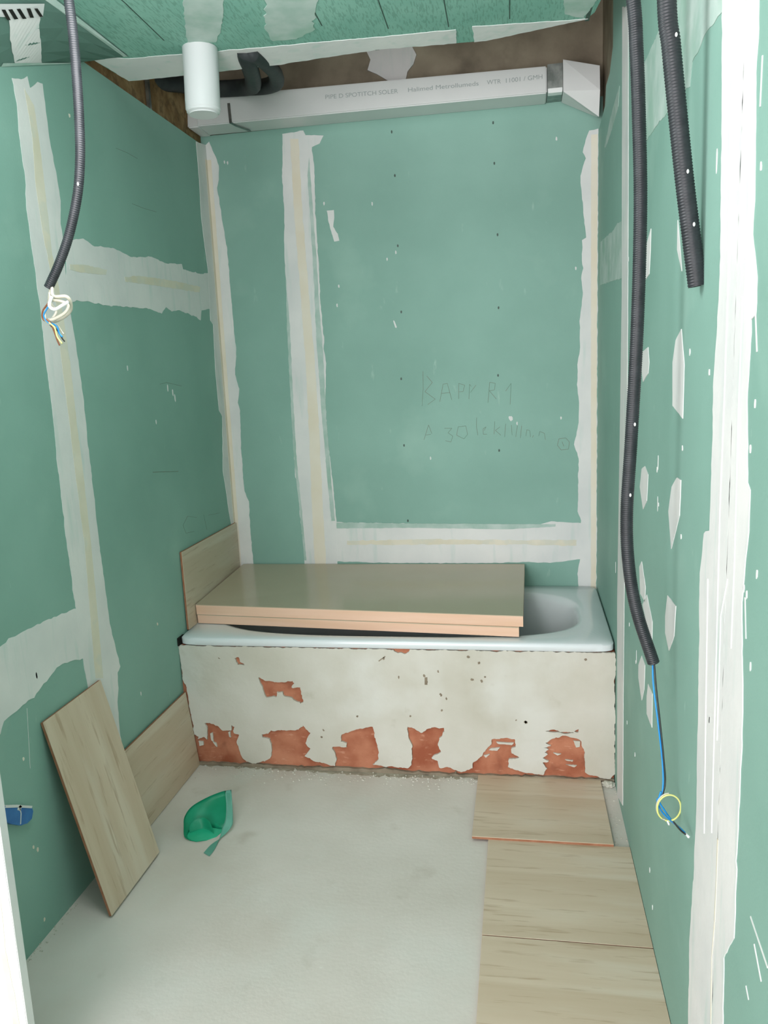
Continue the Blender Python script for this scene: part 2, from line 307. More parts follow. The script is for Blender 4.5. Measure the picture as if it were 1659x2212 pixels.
# ---------------------------------------------------------------- joint compound on the back wall
decal('joint_compound', 'B', [(0, 2.44)]+[(0.017,2.452),(0.052,2.354),(0.047,2.299),(0.036,2.267),(0.046,2.162),(0.061,2.013),(0.062,1.821),(0.067,1.591),(0.054,1.488),(0.069,1.425),(0.057,1.365),(0.065,1.330),(0.056,1.151),(0.057,0.969),(0.075,0.922),(0.071,0.783),(0.074,0.643)]+[(.07, .4), (0, .4)], 'comp', wb, amp=.003)
decal('joint_compound', 'B', [(0.336,2.454),(0.324,2.277),(0.324,2.156),(0.313,1.996),(0.310,1.749),(0.310,1.493),(0.305,1.321),(0.298,1.027),(0.312,1.000),(0.308,0.874),(0.316,0.736),(0.317,0.642),(0.319,0.475),(0.473,0.476),(0.469,0.637),(0.475,0.826),(0.472,0.916),(0.465,1.050),(0.456,1.185),(0.455,1.358),(0.468,1.518),(0.460,1.580),(0.465,1.605),(0.457,1.781),(0.459,1.945),(0.457,2.146),(0.463,2.304),(0.458,2.392),(0.490,2.403),(0.509,2.432),(0.434,2.440),(0.425,2.459)], 'comp', wb, amp=.003)
decal('joint_compound', 'B', [(0.467,0.797),(0.473,0.822),(0.665,0.816),(0.932,0.809),(1.220,0.798),(1.328,0.796),(1.380,0.808),(1.411,0.816),(1.536,0.806),(1.532,0.650),(1.404,0.634),(1.301,0.638),(1.130,0.634),(0.724,0.635),(0.463,0.642)], 'comp', wb, amp=.003, h1=.0012)
decal('joint_compound', 'B', [(1.564,2.356),(1.551,2.325),(1.540,2.279),(1.551,2.256),(1.542,2.229),(1.531,2.193),(1.542,2.055),(1.553,1.960),(1.537,1.951),(1.537,1.873),(1.542,1.844),(1.533,1.805),(1.541,1.748),(1.528,1.627),(1.530,1.535),(1.521,1.480),(1.517,1.385),(1.526,1.311),(1.524,1.230),(1.506,1.140),(1.524,1.080),(1.520,0.856),(1.534,0.816),(1.530,0.650),(1.518,0.585),(1.528,0.482)]+[(1.598, .45), (1.598, 2.36)], 'comp', wb, amp=.003)
decal('paper_tape', 'B', [(0.368,2.432),(0.366,2.123),(0.373,1.803),(0.377,1.531),(0.374,1.212),(0.366,0.882),(0.365,0.584),(0.417,0.584),(0.417,0.881),(0.420,1.211),(0.418,1.530),(0.410,1.801),(0.402,2.120),(0.403,2.429)], 'warm', wb, h1=.002, amp=.0025)
decal('paper_tape', 'B', [(0.519,0.737),(0.832,0.743),(1.134,0.737),(1.515,0.734),(1.515,0.710),(1.134,0.717),(0.831,0.718),(0.518,0.720)], 'tape', wb, h1=.0018, amp=.004)
decal('paper_tape', 'B', [(1.571, 2.34), (1.596, 2.34), (1.596, .5), (1.575, .5)], 'warm', wb, h1=.002, amp=.001)
decal('paper_tape', 'B', [(.002, 2.38), (.02, 2.38), (.016, .6), (.002, .6)], 'warm', wb, h1=.002, amp=.001)
decal('feathered_compound', 'B', [(0.444,2.354),(0.451,1.950),(0.452,1.760),(0.457,1.567),(0.455,1.290),(0.462,1.005),(0.469,0.828),(0.452,0.828),(0.443,1.047),(0.435,1.331),(0.431,1.607),(0.435,1.951),(0.432,2.283)], 'thin', wb, h1=.0022, amp=.002)
decal('feathered_compound', 'B', [(0.313,1.883),(0.317,1.691),(0.312,1.435),(0.309,1.132),(0.319,0.883),(0.326,0.648),(0.317,0.648),(0.310,0.872),(0.298,1.091),(0.300,1.436),(0.304,1.691)], 'thin', wb, h1=.0022, amp=.002)
decal('feathered_compound', 'B', [(0.475,0.820),(0.834,0.812),(1.429,0.803),(1.428,0.793),(1.234,0.783),(0.833,0.793),(0.474,0.794)], 'thin', wb, h1=.0022, amp=.002)
bm = bmesh.new()
slab(bm, 'B', rag([(0.506,2.140),(0.536,2.140),(0.536,2.110),(0.530,2.074),(0.548,2.045),(0.553,2.017),(0.531,2.015),(0.521,2.056),(0.511,2.094)], .002, .008), -.0002, .0015)
for c in [(0.496,2.168),(0.699,2.153),(0.541,1.835),(0.529,1.756),(1.247,1.256),(1.273,1.234),(1.513,1.844),(0.789,1.955),(0.751,1.930),(1.453,1.251),(0.905,1.097),(1.440,2.337),(0.077,2.367),(0.091,2.362)]: blob(bm, 'B', c, .003, .007, .0012)
blob(bm, 'B', [(1.247,1.256)][0], .008, .012, .0014, 12, .5)
blob(bm, 'B', [(0.773,1.667)][0], .004, .016, .0008, 8, .3)
finish('compound_smear', bm, 'comp', wb)
bm = bmesh.new()
for pts in ([(1.256,2.198),(1.219,2.166),(1.209,2.140)], [(1.031,2.083),(1.021,2.039)], [(0.721,2.169),(0.690,2.126)], [(0.759,1.705),(0.796,1.643)], [(0.531,1.544),(0.506,1.467)], [(1.441,1.465),(1.432,1.390)], [(1.431,1.257),(1.427,1.229)], [(1.357,1.412),(1.337,1.356)], [(0.837,1.178),(0.846,1.128)], [(0.709,1.011),(0.698,0.990)], [(0.121,1.332),(0.057,1.334)]):
    stroke(bm, 'B', pts, .008, .0004)
finish('chalky_smudge', bm, 'green', wb)
bm = bmesh.new()
HW = [[(0.885,1.466),(0.883,1.393),(0.876,1.321)], [(0.900,1.446),(0.923,1.418),(0.890,1.381)], [(0.890,1.381),(0.933,1.348),(0.900,1.326)], [(0.952,1.336),(0.968,1.409),(0.986,1.412),(1.003,1.342)], [(0.961,1.371),(0.996,1.373)],
      [(1.032,1.345),(1.034,1.410),(1.059,1.401),(1.051,1.375),(1.035,1.375)], [(1.075,1.343),(1.079,1.404),(1.086,1.395)], [(1.082,1.370),(1.106,1.400)], [(1.154,1.325),(1.163,1.409),(1.186,1.404),(1.182,1.377),(1.161,1.374),(1.189,1.339)], [(1.228,1.370),(1.251,1.401),(1.246,1.314)], 
      [(0.879,1.177),(0.901,1.240),(0.914,1.202)], [(0.888,1.197),(0.910,1.200)], [(0.968,1.224),(1.000,1.223),(0.983,1.204),(1.003,1.189),(0.994,1.164),(0.971,1.171)], [(1.027,1.228),(1.059,1.231),(1.066,1.195),(1.050,1.176),(1.019,1.193),(1.027,1.228)], [(1.106,1.264),(1.104,1.226),(1.109,1.190)],
      [(1.136,1.209),(1.144,1.224),(1.132,1.217),(1.132,1.193),(1.148,1.193)], [(1.181,1.246),(1.177,1.192)], [(1.202,1.222),(1.183,1.208),(1.205,1.187)], [(1.226,1.235),(1.221,1.179)], [(1.250,1.229),(1.252,1.186)], [(1.275,1.228),(1.267,1.178)], [(1.292,1.224),(1.286,1.173)], 
      [(1.309,1.180),(1.313,1.207),(1.325,1.203),(1.328,1.176)], [(1.340,1.183),(1.336,1.174)], [(1.362,1.179),(1.366,1.198),(1.385,1.190),(1.389,1.163)], [(1.444,1.165),(1.438,1.138),(1.453,1.118),(1.483,1.121),(1.487,1.150),(1.472,1.168),(1.444,1.165)], [(1.457,1.153),(1.464,1.133)]]
for h in HW: stroke(bm, 'B', h, .0016)
hw = finish('pencil_handwriting', bm, 'pencil', wb); hw['label'] = 'two faint lines of pencil handwriting'
for c in [(0.791,2.421),(1.196,2.418),(0.797,2.254),(1.198,2.267),(0.798,1.980),(1.206,1.995),(0.802,1.714),(1.205,1.709),(0.791,1.439),(1.198,1.436),(0.792,1.156),(1.197,1.123),(0.796,0.825)]:
    bm = bmesh.new(); blob(bm, 'B', c, .0035, .006, .0012, 10, jit=.1); finish('screw_head', bm, 'screw', wb)
# ---------------------------------------------------------------- joint compound on the right wall
decal('joint_compound', 'R', [(-0.711,2.500),(-0.763,1.666),(-0.750,1.370),(-0.736,1.072),(-0.715,0.676),(-0.737,0.357),(-0.762,-0.005),(-0.908,0.046),(-0.891,0.422),(-0.890,0.729),(-0.894,1.095),(-0.913,1.375),(-0.901,1.654),(-0.886,1.964),(-0.847,2.445)], 'comp', wr, amp=.0025)
decal('joint_compound', 'R', [(-0.832,1.882),(-0.653,1.901),(-0.488,1.901),(-0.102,1.926),(-0.073,1.766),(-0.457,1.742),(-0.736,1.723),(-0.845,1.716)], 'thin', wr, amp=.004, h1=.001)
decal('joint_compound', 'R', [(-0.995,2.198),(-1.140,2.192),(-1.350,2.185),(-1.555,2.220),(-1.866,2.176),(-1.946,2.072),(-1.951,1.989),(-1.832,2.001),(-1.795,1.994),(-1.739,1.992),(-1.719,1.957),(-1.651,1.969),(-1.464,1.979),(-1.370,1.990),(-1.181,2.000),(-1.079,2.003),(-1.012,2.002)], 'thin', wr, amp=.005, h1=.001)
decal('joint_compound', 'R', [(-0.659,2.301),(-0.601,2.300),(-0.423,2.283),(-0.220,2.236),(-0.267,2.224),(-0.454,2.231),(-0.628,2.251)], 'thin', wr, amp=.003, h1=.001)
decal('joint_compound', 'R', [(-1.947,2.046),(-1.952,2.005),(-1.960,1.919),(-1.971,1.832),(-1.982,1.700),(-1.989,1.622),(-1.984,1.544),(-1.976,1.487),(-1.967,1.432),(-1.972,1.319),(-1.971,1.248),(-1.970,1.178),(-1.930,1.165),(-1.923,1.131),(-1.907,1.088),(-1.909,1.035),(-1.918,0.964),(-1.921,0.872),(-1.929,0.710),(-1.933,0.614),(-1.926,0.532),(-1.928,0.519),(-1.906,0.351),(-1.914,0.167),(-1.911,-0.040)]+[(-2.09, 0), (-2.09, 2.6)], 'comp', wr, amp=.004)
for k, pts in enumerate(([(-1.692,1.525),(-1.727,1.455),(-1.725,1.352),(-1.618,1.372),(-1.609,1.461),(-1.638,1.505)], [(-1.286,1.500),(-1.304,1.463),(-1.292,1.436),(-1.212,1.414),(-1.177,1.456),(-1.182,1.488)], [(-1.263,1.202),(-1.316,1.187),(-1.301,1.118),(-1.243,1.086),(-1.182,1.136),(-1.210,1.188)],
            [(-1.683,1.230),(-1.721,1.230),(-1.715,1.157),(-1.636,1.070),(-1.596,1.144),(-1.627,1.202)], [(-1.232,0.943),(-1.300,0.893),(-1.296,0.851),(-1.216,0.850),(-1.193,0.918)], [(-1.605,0.959),(-1.699,0.963),(-1.686,0.893),(-1.634,0.842),(-1.587,0.866),(-1.583,0.903)],
            [(-1.324,0.878),(-1.414,0.836),(-1.412,0.788),(-1.347,0.794),(-1.258,0.832)], [(-1.255,0.689),(-1.312,0.684),(-1.303,0.612),(-1.267,0.566),(-1.204,0.605),(-1.201,0.641)], [(-1.367,0.655),(-1.432,0.656),(-1.434,0.567),(-1.353,0.567),(-1.349,0.615)],
            [(-1.301,1.777),(-1.299,1.730),(-1.284,1.674),(-1.234,1.667),(-1.213,1.738)], [(-1.631,1.739),(-1.655,1.694),(-1.684,1.635),(-1.633,1.682)])):
    o = decal('screw_patch', 'R', pts, 'comp', wr, amp=.0015)
bm = bmesh.new()
for c in [(-1.934,1.442),(-1.442,1.215),(-1.469,1.137),(-1.775,1.479),(-1.149,0.630),(-2.009,0.855),(-1.727,1.294),(-0.903,1.758),(-1.009,0.693),(-0.983,0.371),(-1.155,0.351),(-1.436,0.176),(-1.486,0.107),(-1.734,1.117)]: blob(bm, 'R', c, .003, .006, .0015)
for c in [(-1.457,1.135),(-1.453,1.232),(-1.156,0.647),(-1.943,1.773),(-0.656,0.781)]: blob(bm, 'R', c, .003, .018, .001)
finish('compound_speck', bm, 'comp', wr)
# thin raised trowel ridges in the corner compound
bm = bmesh.new()
for pts, wd in (([(-2.030,1.973),(-2.034,1.784),(-2.045,1.557),(-2.044,1.389),(-2.039,1.227),(-2.043,1.075),(-2.047,0.917),(-2.052,0.669)], .0014), ([(-2.100,1.129),(-2.066,1.059),(-2.068,0.846)], .0015), ([(-1.973,1.095),(-1.984,0.890),(-2.001,0.636)], .0015)):
    stroke(bm, 'R', pts, wd*.8, .0032)
finish('trowel_ridge', bm, 'comp', wr)
bm = bmesh.new(); stroke(bm, 'R', [(-2.092,0.683),(-2.092,0.609),(-2.089,0.529)], .006, .0024); stroke(bm, 'R', [(-2.089,0.529),(-2.079,0.450),(-2.087,0.328)], .003, .0024)
finish('bare_crack', bm, 'tape', wr)
decal('joint_compound', 'R', [(-2.09, 2.6)]+[(-2.147,1.957),(-2.155,1.886),(-2.149,1.835),(-2.165,1.684),(-2.162,1.628),(-2.191,1.568),(-2.191,1.520),(-2.170,1.515),(-2.173,1.497),(-2.165,1.415),(-2.182,1.291),(-2.197,1.283),(-2.198,1.225),(-2.187,1.182),(-2.177,1.115),(-2.183,1.067),(-2.200,0.971),(-2.203,0.878),(-2.201,0.759),(-2.196,0.713),(-2.203,0.704),(-2.202,0.586),(-2.150,0.509),(-2.159,0.394),(-2.169,0.239)]+[(-2.09, 0)], 'comp', wr, amp=.003)
bm = bmesh.new()
for pts in ([(-2.123,1.934),(-2.140,1.755),(-2.145,1.635),(-2.139,1.549)], [(-2.127,1.550),(-2.127,1.380),(-2.134,1.174),(-2.132,1.028)], [(-2.103,1.884),(-2.132,1.600)]): stroke(bm, 'R', pts, .0012, .003)
finish('trowel_ridge', bm, 'comp', wr)
bm = bmesh.new()
for c in [(-2.203,1.402),(-2.189,1.340),(-2.189,1.709),(-2.183,1.138),(-2.198,1.132),(-2.242,1.174),(-2.229,1.037)]: blob(bm, 'R', c, .0025, .006, .0015)
for pts in ([(-2.176,1.847),(-2.174,1.786)], [(-2.189,1.520),(-2.202,1.471)], [(-2.190,1.126),(-2.202,1.068)], [(-2.277,0.680),(-2.358,0.666)], [(-2.298,0.653),(-2.335,0.625)], [(-2.269,0.561),(-2.284,0.551)]): stroke(bm, 'R', pts, .003, .0012)
finish('compound_speck', bm, 'comp', wr)
# left jamb of the opening
decal('joint_compound', 'K', [(.2855, 0), (.2855, 2.42), (.20, 2.42), (.20, .9)]+[(.215, .5), (.225, .2), (.225, 0)], 'comp', wj, amp=.002, h0=.0178, h1=.0205)
boxo('corner_bead', (.215, -2.1095, 0), (.2872, -2.0895, 2.42), 'comp', wj)
decal('paper_tape', 'K', [(.272, 0), (.269, .25), (.262, .36), (.268, .5), (.262, .52), (.250, .36), (.255, .2), (.254, 0)], 'tape', wj, amp=.002, h0=.0205, h1=.0212)
# ================================================================ BATH, ITS WALL AND WHAT LIES ON IT
def ring(a, b, cx, cy, n, z, N=64):
    out = []
    for i in range(N):
        t = 2*math.pi*(i+.5)/N; c, s = math.cos(t), math.sin(t)
        out.append(Vector((cx+a*math.copysign(abs(c)**(2/n), c), cy+b*math.copysign(abs(s)**(2/n), s), z)))
    return out
tub = empty('bathtub', (.8, -.35, .516), 'white enamelled bathtub set on a brick wall below the back wall', 'bathtub')
bm = bmesh.new()
X0, X1, Y0, Y1 = .004, 1.596, -.687, -.004
R_ = [ring((X1-X0)/2-.004, (Y1-Y0)/2-.004, .8, (Y0+Y1)/2, 26, .486), ring((X1-X0)/2, (Y1-Y0)/2, .8, (Y0+Y1)/2, 30, .490), ring((X1-X0)/2, (Y1-Y0)/2, .8, (Y0+Y1)/2, 30, .510), ring((X1-X0)/2-.006, (Y1-Y0)/2-.006, .8, (Y0+Y1)/2, 26, .516),
      ring(.715, .292, .795, -.35, 3.4, .516), ring(.705, .282, .795, -.35, 3.2, .512), ring(.69, .268, .80, -.35, 3, .49), ring(.66, .25, .80, -.35, 2.9, .40), ring(.62, .225, .80, -.35, 2.8, .25), ring(.58, .2, .80, -.35, 2.7, .14), ring(.5, .15, .8, -.35, 2.5, .115)]
rv = []
for r in R_:
    vs = []
    for v in r:
        if v.z > .45: v.z += .018*(v.y-Y0)/.687
        vs.append(bm.verts.new(v))
    rv.append(vs)
for a, b in zip(rv[:-1], rv[1:]):
    for k in range(64): bm.faces.new([a[k], a[(k+1) % 64], b[(k+1) % 64], b[k]])
bm.faces.new(rv[-1])
sh = finish('shell', bm, 'enamel', tub, True)
mod = sh.modifiers.new('b', 'EDGE_SPLIT'); mod.split_angle = math.radians(50)
bm = bmesh.new()
Q = [bmesh.ops.create_cone(bm, cap_ends=True, segments=24, radius1=.026, radius2=.022, depth=.01)]
for v in bm.verts: v.co = Matrix.Translation((1.463, -.40, .44)) @ Matrix.Rotation(-math.radians(78), 4, 'Y') @ Matrix.Rotation(.25, 4, 'X') @ v.co
finish('overflow', bm, 'zinc', tub)
boxo('dark_gap_plug', (-.0, -.690, .484), (.006, -.64, .514), 'dark', tub)  # dark plug stands in for the open gap at the rim's end
# masonry front
ap = empty('brick_bath_panel', (.8, -.66, 0), 'low terracotta brick wall under the bathtub with broken cream plaster', 'brick wall')
boxo('brickwork', (.0, -.675, .0), (1.597, -.64, .484), 'brick', ap)
path = [(0.008,0.341),(0.016,0.322),(0.021,0.247),(0.029,0.171),(0.032,0.124),(0.050,0.115),(0.044,0.107),(0.071,0.116),(0.082,0.105),(0.086,0.158),(0.078,0.173),(0.099,0.176),(0.128,0.165),(0.149,0.145),(0.183,0.147),(0.186,0.168),(0.199,0.162),(0.193,0.137),(0.213,0.131),(0.202,0.104),(0.208,0.068),(0.217,0.043),(0.234,0.021),(0.262,0.013),(0.309,0.024),(0.335,0.048),(0.339,0.085),(0.334,0.118),(0.305,0.123),(0.304,0.136),(0.330,0.139),(0.342,0.153),(0.399,0.155),(0.450,0.160),(0.469,0.178),(0.496,0.149),(0.480,0.120),(0.474,0.107),(0.492,0.085),(0.467,0.054),(0.505,0.035),(0.550,0.026),(0.583,0.018),(0.590,0.042),(0.586,0.070),(0.577,0.094),(0.632,0.097),(0.633,0.112),(0.610,0.118),(0.615,0.146),(0.675,0.170),(0.735,0.182),(0.745,0.136),(0.753,0.078),(0.746,0.049),(0.728,0.030),(0.861,0.023),(0.875,0.037),(0.879,0.092),(0.875,0.129),(0.867,0.147),(0.865,0.188),(0.885,0.182),(0.914,0.165),(0.954,0.188),(0.998,0.188),(1.001,0.172),(0.980,0.147),(0.974,0.123),(0.985,0.093),(0.950,0.068),(0.972,0.056),(0.976,0.032),(1.012,0.032),(1.056,0.017),(1.099,0.034),(1.101,0.056),(1.125,0.075),(1.142,0.100),(1.169,0.131),(1.170,0.149),(1.203,0.156),(1.252,0.154),(1.255,0.122),(1.240,0.116),(1.240,0.098),(1.273,0.082),(1.231,0.076),(1.226,0.044),(1.288,0.025),(1.351,0.019),(1.366,0.045),(1.350,0.067),(1.371,0.074),(1.350,0.085),(1.368,0.100),(1.350,0.105),(1.371,0.118),(1.352,0.125),(1.379,0.133),(1.360,0.144),(1.397,0.167),(1.425,0.173),(1.468,0.166),(1.484,0.155),(1.493,0.120),(1.498,0.074),(1.497,0.038),(1.521,0.027),(1.548,0.018),(1.583,0.012),(1.600,0.038)]
top_ = [(1.597, .484), (1.0, .484), (.885, .484), (.87, .468), (.84, .47), (.825, .484), (0, .484)]
hole = [(0.308,0.365),(0.334,0.351),(0.390,0.347),(0.441,0.354),(0.446,0.345),(0.434,0.328),(0.468,0.329),(0.475,0.270),(0.464,0.264),(0.431,0.287),(0.403,0.292),(0.398,0.309),(0.375,0.308),(0.373,0.288),(0.333,0.285),(0.324,0.312),(0.315,0.336)]
slits = [[(1.355,0.188),(1.388,0.195),(1.428,0.188),(1.460,0.187),(1.431,0.181),(1.396,0.185)], [(1.460,0.191),(1.476,0.200),(1.474,0.188)], [(0.219,0.438),(0.236,0.442),(0.240,0.424),(0.257,0.413),(0.230,0.411)]]
decal('plaster', 'A', path+top_, 'plaster', ap, h0=-.001, h1=.009, amp=.005, step=.005, seed=3, holes=[hole]+slits)
for pts in ([(1.186,0.139),(1.249,0.138),(1.242,0.129),(1.191,0.132)], [(1.166,0.113),(1.199,0.118),(1.189,0.105),(1.159,0.106)], [(1.140,0.085),(1.162,0.091),(1.148,0.076)], [(1.457,0.155),(1.481,0.153),(1.479,0.132),(1.466,0.129)], [(1.428,0.080),(1.457,0.079),(1.453,0.074)], [(1.431,0.062),(1.469,0.060),(1.460,0.053)], [(1.387,0.105),(1.415,0.102),(1.402,0.096)], [(0.095,0.130),(0.105,0.134),(0.106,0.098),(0.098,0.101)], [(0.169,0.138),(0.177,0.143),(0.178,0.116),(0.171,0.120)], [(0.102,0.098),(0.116,0.091),(0.119,0.075),(0.108,0.087)], [(0.045,0.097),(0.064,0.096),(0.064,0.081),(0.047,0.076)]):
    bm = bmesh.new(); slab(bm, 'A', rag(pts, .002, .006), 0, .006); finish('plaster_remnant', bm, 'plaster', ap)
for c in [(0.158,0.437),(0.788,0.448),(0.840,0.378),(0.934,0.386),(0.940,0.364),(0.993,0.256),(0.984,0.404),(1.094,0.461),(1.131,0.439),(1.151,0.387),(1.139,0.370),(1.105,0.376),(0.990,0.318),(0.877,0.229),(1.258,0.227),(1.292,0.220),(1.499,0.459),(1.037,0.017),(1.291,0.221),(0.993,0.313),(1.011,0.301),(0.538,0.134),(0.679,0.222),(0.547,0.162)]:
    bm = bmesh.new(); blob(bm, 'A', c, random.uniform(.002, .006), random.uniform(.003, .006), .0098, 8, random.random()*3, h0=.008); finish('chip_mark', bm, 'mortar', ap)
bm = bmesh.new()
stroke(bm, 'A', [(0.769,0.438),(0.794,0.457)], .004, .0098); finish('chip_mark', bm, 'mortar', ap); bm = bmesh.new()
slab(bm, 'A', [(0.935,0.380),(0.945,0.381),(0.944,0.352),(0.934,0.352)], 0, .0096)
finish('chip_mark', bm, 'mortar', ap)
decal('mortar_strip', 'A', [(0, 0), (0, .012), (.3, .014), (.5, .01), (.75, .016), (1.0, .01), (1.25, .012), (1.597, .016), (1.597, 0)], 'mortar', ap, h0=0, h1=.012, amp=.006)
# beige boards stacked on the bath
def slabboard(name, FL, FR, BR, BL, th, label):
    root = empty(name, tuple((Vector(FL)+Vector(BR))/2), label, 'board', 'beige boards stacked on the bathtub')
    FL, FR, BR, BL = map(Vector, (FL, FR, BR, BL))
    nrm = (FR-FL).cross(BL-FL).normalized(); T = [FL, FR, BR, BL]; B_ = [v-nrm*th for v in T]
    skin = .0025
    bm = bmesh.new(); t2 = [v-nrm*skin for v in T]
    def hexa(bm, a, b):
        va = [bm.verts.new(v) for v in a]; vb = [bm.verts.new(v) for v in b]
        bm.faces.new(va); bm.faces.new(vb[::-1])
        for k in range(4): bm.faces.new([va[k], vb[k], vb[(k+1) % 4], va[(k+1) % 4]])
    hexa(bm, T, t2); finish('laminate_face', bm, 'board', root)
    bm = bmesh.new(); hexa(bm, t2, B_); finish('core', bm, 'edge', root)
    return root
slabboard('laminated_board', (.017, -.535, .6), (1.287, -.640, .6), (1.297, -.010, .632), (.030, -.012, .634), .041, 'upper beige laminated board with peach edge, lying on another board on the bathtub')
slabboard('laminated_board', (.019, -.532, .5585), (1.272, -.643, .5585), (1.280, -.014, .5905), (.031, -.016, .5925), .036, 'lower beige board with peach edge, lying directly on the bathtub rim')
# ---------------------------------------------------------------- tiles
def tile(org, ux, uy, wd, ht, th, m, label, group, name='ceramic_tile'):
    ux = Vector(ux).normalized(); uy = Vector(uy); uy = (uy-ux*uy.dot(ux)).normalized(); uz = ux.cross(uy)
    root = empty(name, tuple(org), label, 'tile', group)
    def part(nm, a, b, mt, bev):
        bm = bmesh.new(); box(bm, a, b, bev)
        me = bpy.data.meshes.new(nm); bm.to_mesh(me); bm.free(); me.materials.append(M[mt])
        o = bpy.data.objects.new(nm, me); C.objects.link(o); o.parent = root
        return o
    root.matrix_world = Matrix(((ux.x, uy.x, uz.x, org[0]), (ux.y, uy.y, uz.y, org[1]), (ux.z, uy.z, uz.z, org[2]), (0, 0, 0, 1)))
    part('clay_body', (.0004, .0004, 0), (wd-.0004, ht-.0004, th-.002), 'clay', 0)
    part('glazed_face', (0, 0, th-.002), (wd, ht, th), m, .0008)
    return root
G1 = 'tiles laid on the floor by the right wall'; G2 = 'tiles leaning on the left wall'
tile((1.119, -1.085, .0098), (1, .0, 0), (0, 1, -.019), .432, .398, .009, 'tilex', 'square stone-look tile on the floor against the bath wall, tilted onto the next tile', G1)
tile((1.170, -1.5095, .001), (1, .0, 0), (0, 1, 0), .429, .429, .009, 'tilex', 'square stone-look floor tile in the middle of the three by the right wall', G1)
tile((1.170, -1.942, .001), (1, .0, 0), (0, 1, 0), .429, .429, .009, 'tilex', 'stone-look floor tile nearest the camera, cut off by the bottom of the photo', G1)
# leaning: ux runs along the wall (away from the camera), uy runs up the slope, face looks into the room
def lean(y0, y1, xb, xt, z0, z1, th, m, label, name='ceramic_tile', skew=0):
    up = Vector((xt-xb, skew, z1-z0))
    return tile((xb, y0, z0), (0, 1, 0), up, abs(y1-y0), up.length, th, m, label, G2, name)
lean(-1.551, -1.252, .138, .0015, 0.006, .577, .009, 'tilev', 'long wood-toned tile leaning steeply on the left wall, standing upright')
lean(-1.286, -.686, .036, .0045, 0.001, .298, .009, 'tilex', 'long tile lying on its side against the left wall beside the bath')
lean(-.605, -.012, .0045, .0022, .520, .828, .009, 'tilex', 'tile standing on the bathtub rim against the left wall')
# ---------------------------------------------------------------- blue round box
bb = empty('junction_box', (0, -1.69, .36), 'blue plastic round wall box behind the left doorway edge', 'junction box')
ptsb = [(-1.832,0.519),(-1.736,0.442),(-1.695,0.419),(-1.643,0.387),(-1.640,0.372),(-1.649,0.356),(-1.669,0.355),(-1.694,0.364),(-1.724,0.386),(-1.744,0.405),(-1.840,0.482)]
decal('box_body', 'L', ptsb, 'blue', bb, h0=.001, h1=.012, amp=.001)
bm = bmesh.new(); stroke(bm, 'L', [(-1.741,0.445),(-1.695,0.419),(-1.643,0.386)], .006, .0128); stroke(bm, 'L', [(-1.690,0.412),(-1.688,0.395),(-1.695,0.369)], .003, .0128); blob(bm, 'L', [(-1.690,0.411)][0], .008, .006, .0128)
finish('plaster_splash', bm, 'comp', bb)
# ---------------------------------------------------------------- ventilation duct above the back wall
du = empty('ventilation_duct', (.7, -.07, 2.48), 'long white rectangular ventilation duct running along the top of the back wall', 'duct')
def hexpart(name, a, b, m, parent, bev=.002):     # a, b: four corners each (y,z) with x
    bm = bmesh.new()
    va = [bm.verts.new(v) for v in a]; vb = [bm.verts.new(v) for v in b]
    bm.faces.new(va); bm.faces.new(vb[::-1])
    for k in range(4): bm.faces.new([va[k], vb[k], vb[(k+1) % 4], va[(k+1) % 4]])
    if bev: bmesh.ops.bevel(bm, geom=bm.edges[:], offset=bev, segments=2, affect='EDGES')
    return finish(name, bm, m, parent)
zb0, zt0, zb1, zt1 = 2.476, 2.583, 2.466, 2.560
hexpart('duct_body', [(.0, -.13, zb0), (.0, -.002, zb0+.0), (.0, -.002, zt0), (.0, -.13, zt0)], [(1.40, -.13, zb1), (1.40, -.002, zb1), (1.40, -.002, zt1), (1.40, -.13, zt1)], 'duct', du, .004)
hexpart('duct_end_cap', [(-.02, -.135, zb0-.004), (-.02, 0.0, zb0-.004), (-.02, 0.0, zt0+.0), (-.02, -.12, zt0-.01)], [(.03, -.134, zb0-.004), (.03, 0, zb0-.004), (.03, 0, zt0+.0), (.03, -.134, zt0+.0)], 'duct', du, .005)
hexpart('duct_collar', [(1.402, -.127, zb1+.004), (1.402, -.004, zb1+.004), (1.402, -.004, zt1+.006), (1.402, -.127, zt1+.006)], [(1.458, -.127, zb1+.004), (1.458, -.004, zb1+.004), (1.458, -.004, zt1+.006), (1.458, -.127, zt1+.006)], 'zinc', du, .001)
hexpart('collar_lip_highlight', [(1.404, -.134, zb1-.002), (1.404, -.1, zb1-.002), (1.404, -.1, zb1+.014), (1.404, -.134, zb1+.014)], [(1.456, -.134, zb1-.002), (1.456, -.1, zb1-.002), (1.456, -.1, zb1+.014), (1.456, -.134, zb1+.014)], 'copper', du, .001)  # near-white lip paints the highlight band along the collar's lower edge
bm = bmesh.new()
LF = [(1.459, -.134, 2.464), (1.459, -.01, 2.464), (1.459, -.01, 2.574), (1.459, -.134, 2.574), (1.459, -.136, 2.466)]
RF = [(1.590, -.110, 2.372), (1.590, -.01, 2.40), (1.590, -.01, 2.56), (1.590, -.134, 2.54), (1.590, -.150, 2.452)]
order = [0, 1, 2, 3, 4]
va = [bm.verts.new(LF[i]) for i in order]; vb = [bm.verts.new(RF[i]) for i in order]
bm.faces.new(va); bm.faces.new(vb[::-1])
for k in range(5): bm.faces.new([va[k], vb[k], vb[(k+1) % 5], va[(k+1) % 5]])
finish('duct_elbow', bm, 'duct', du)
bm = bmesh.new()
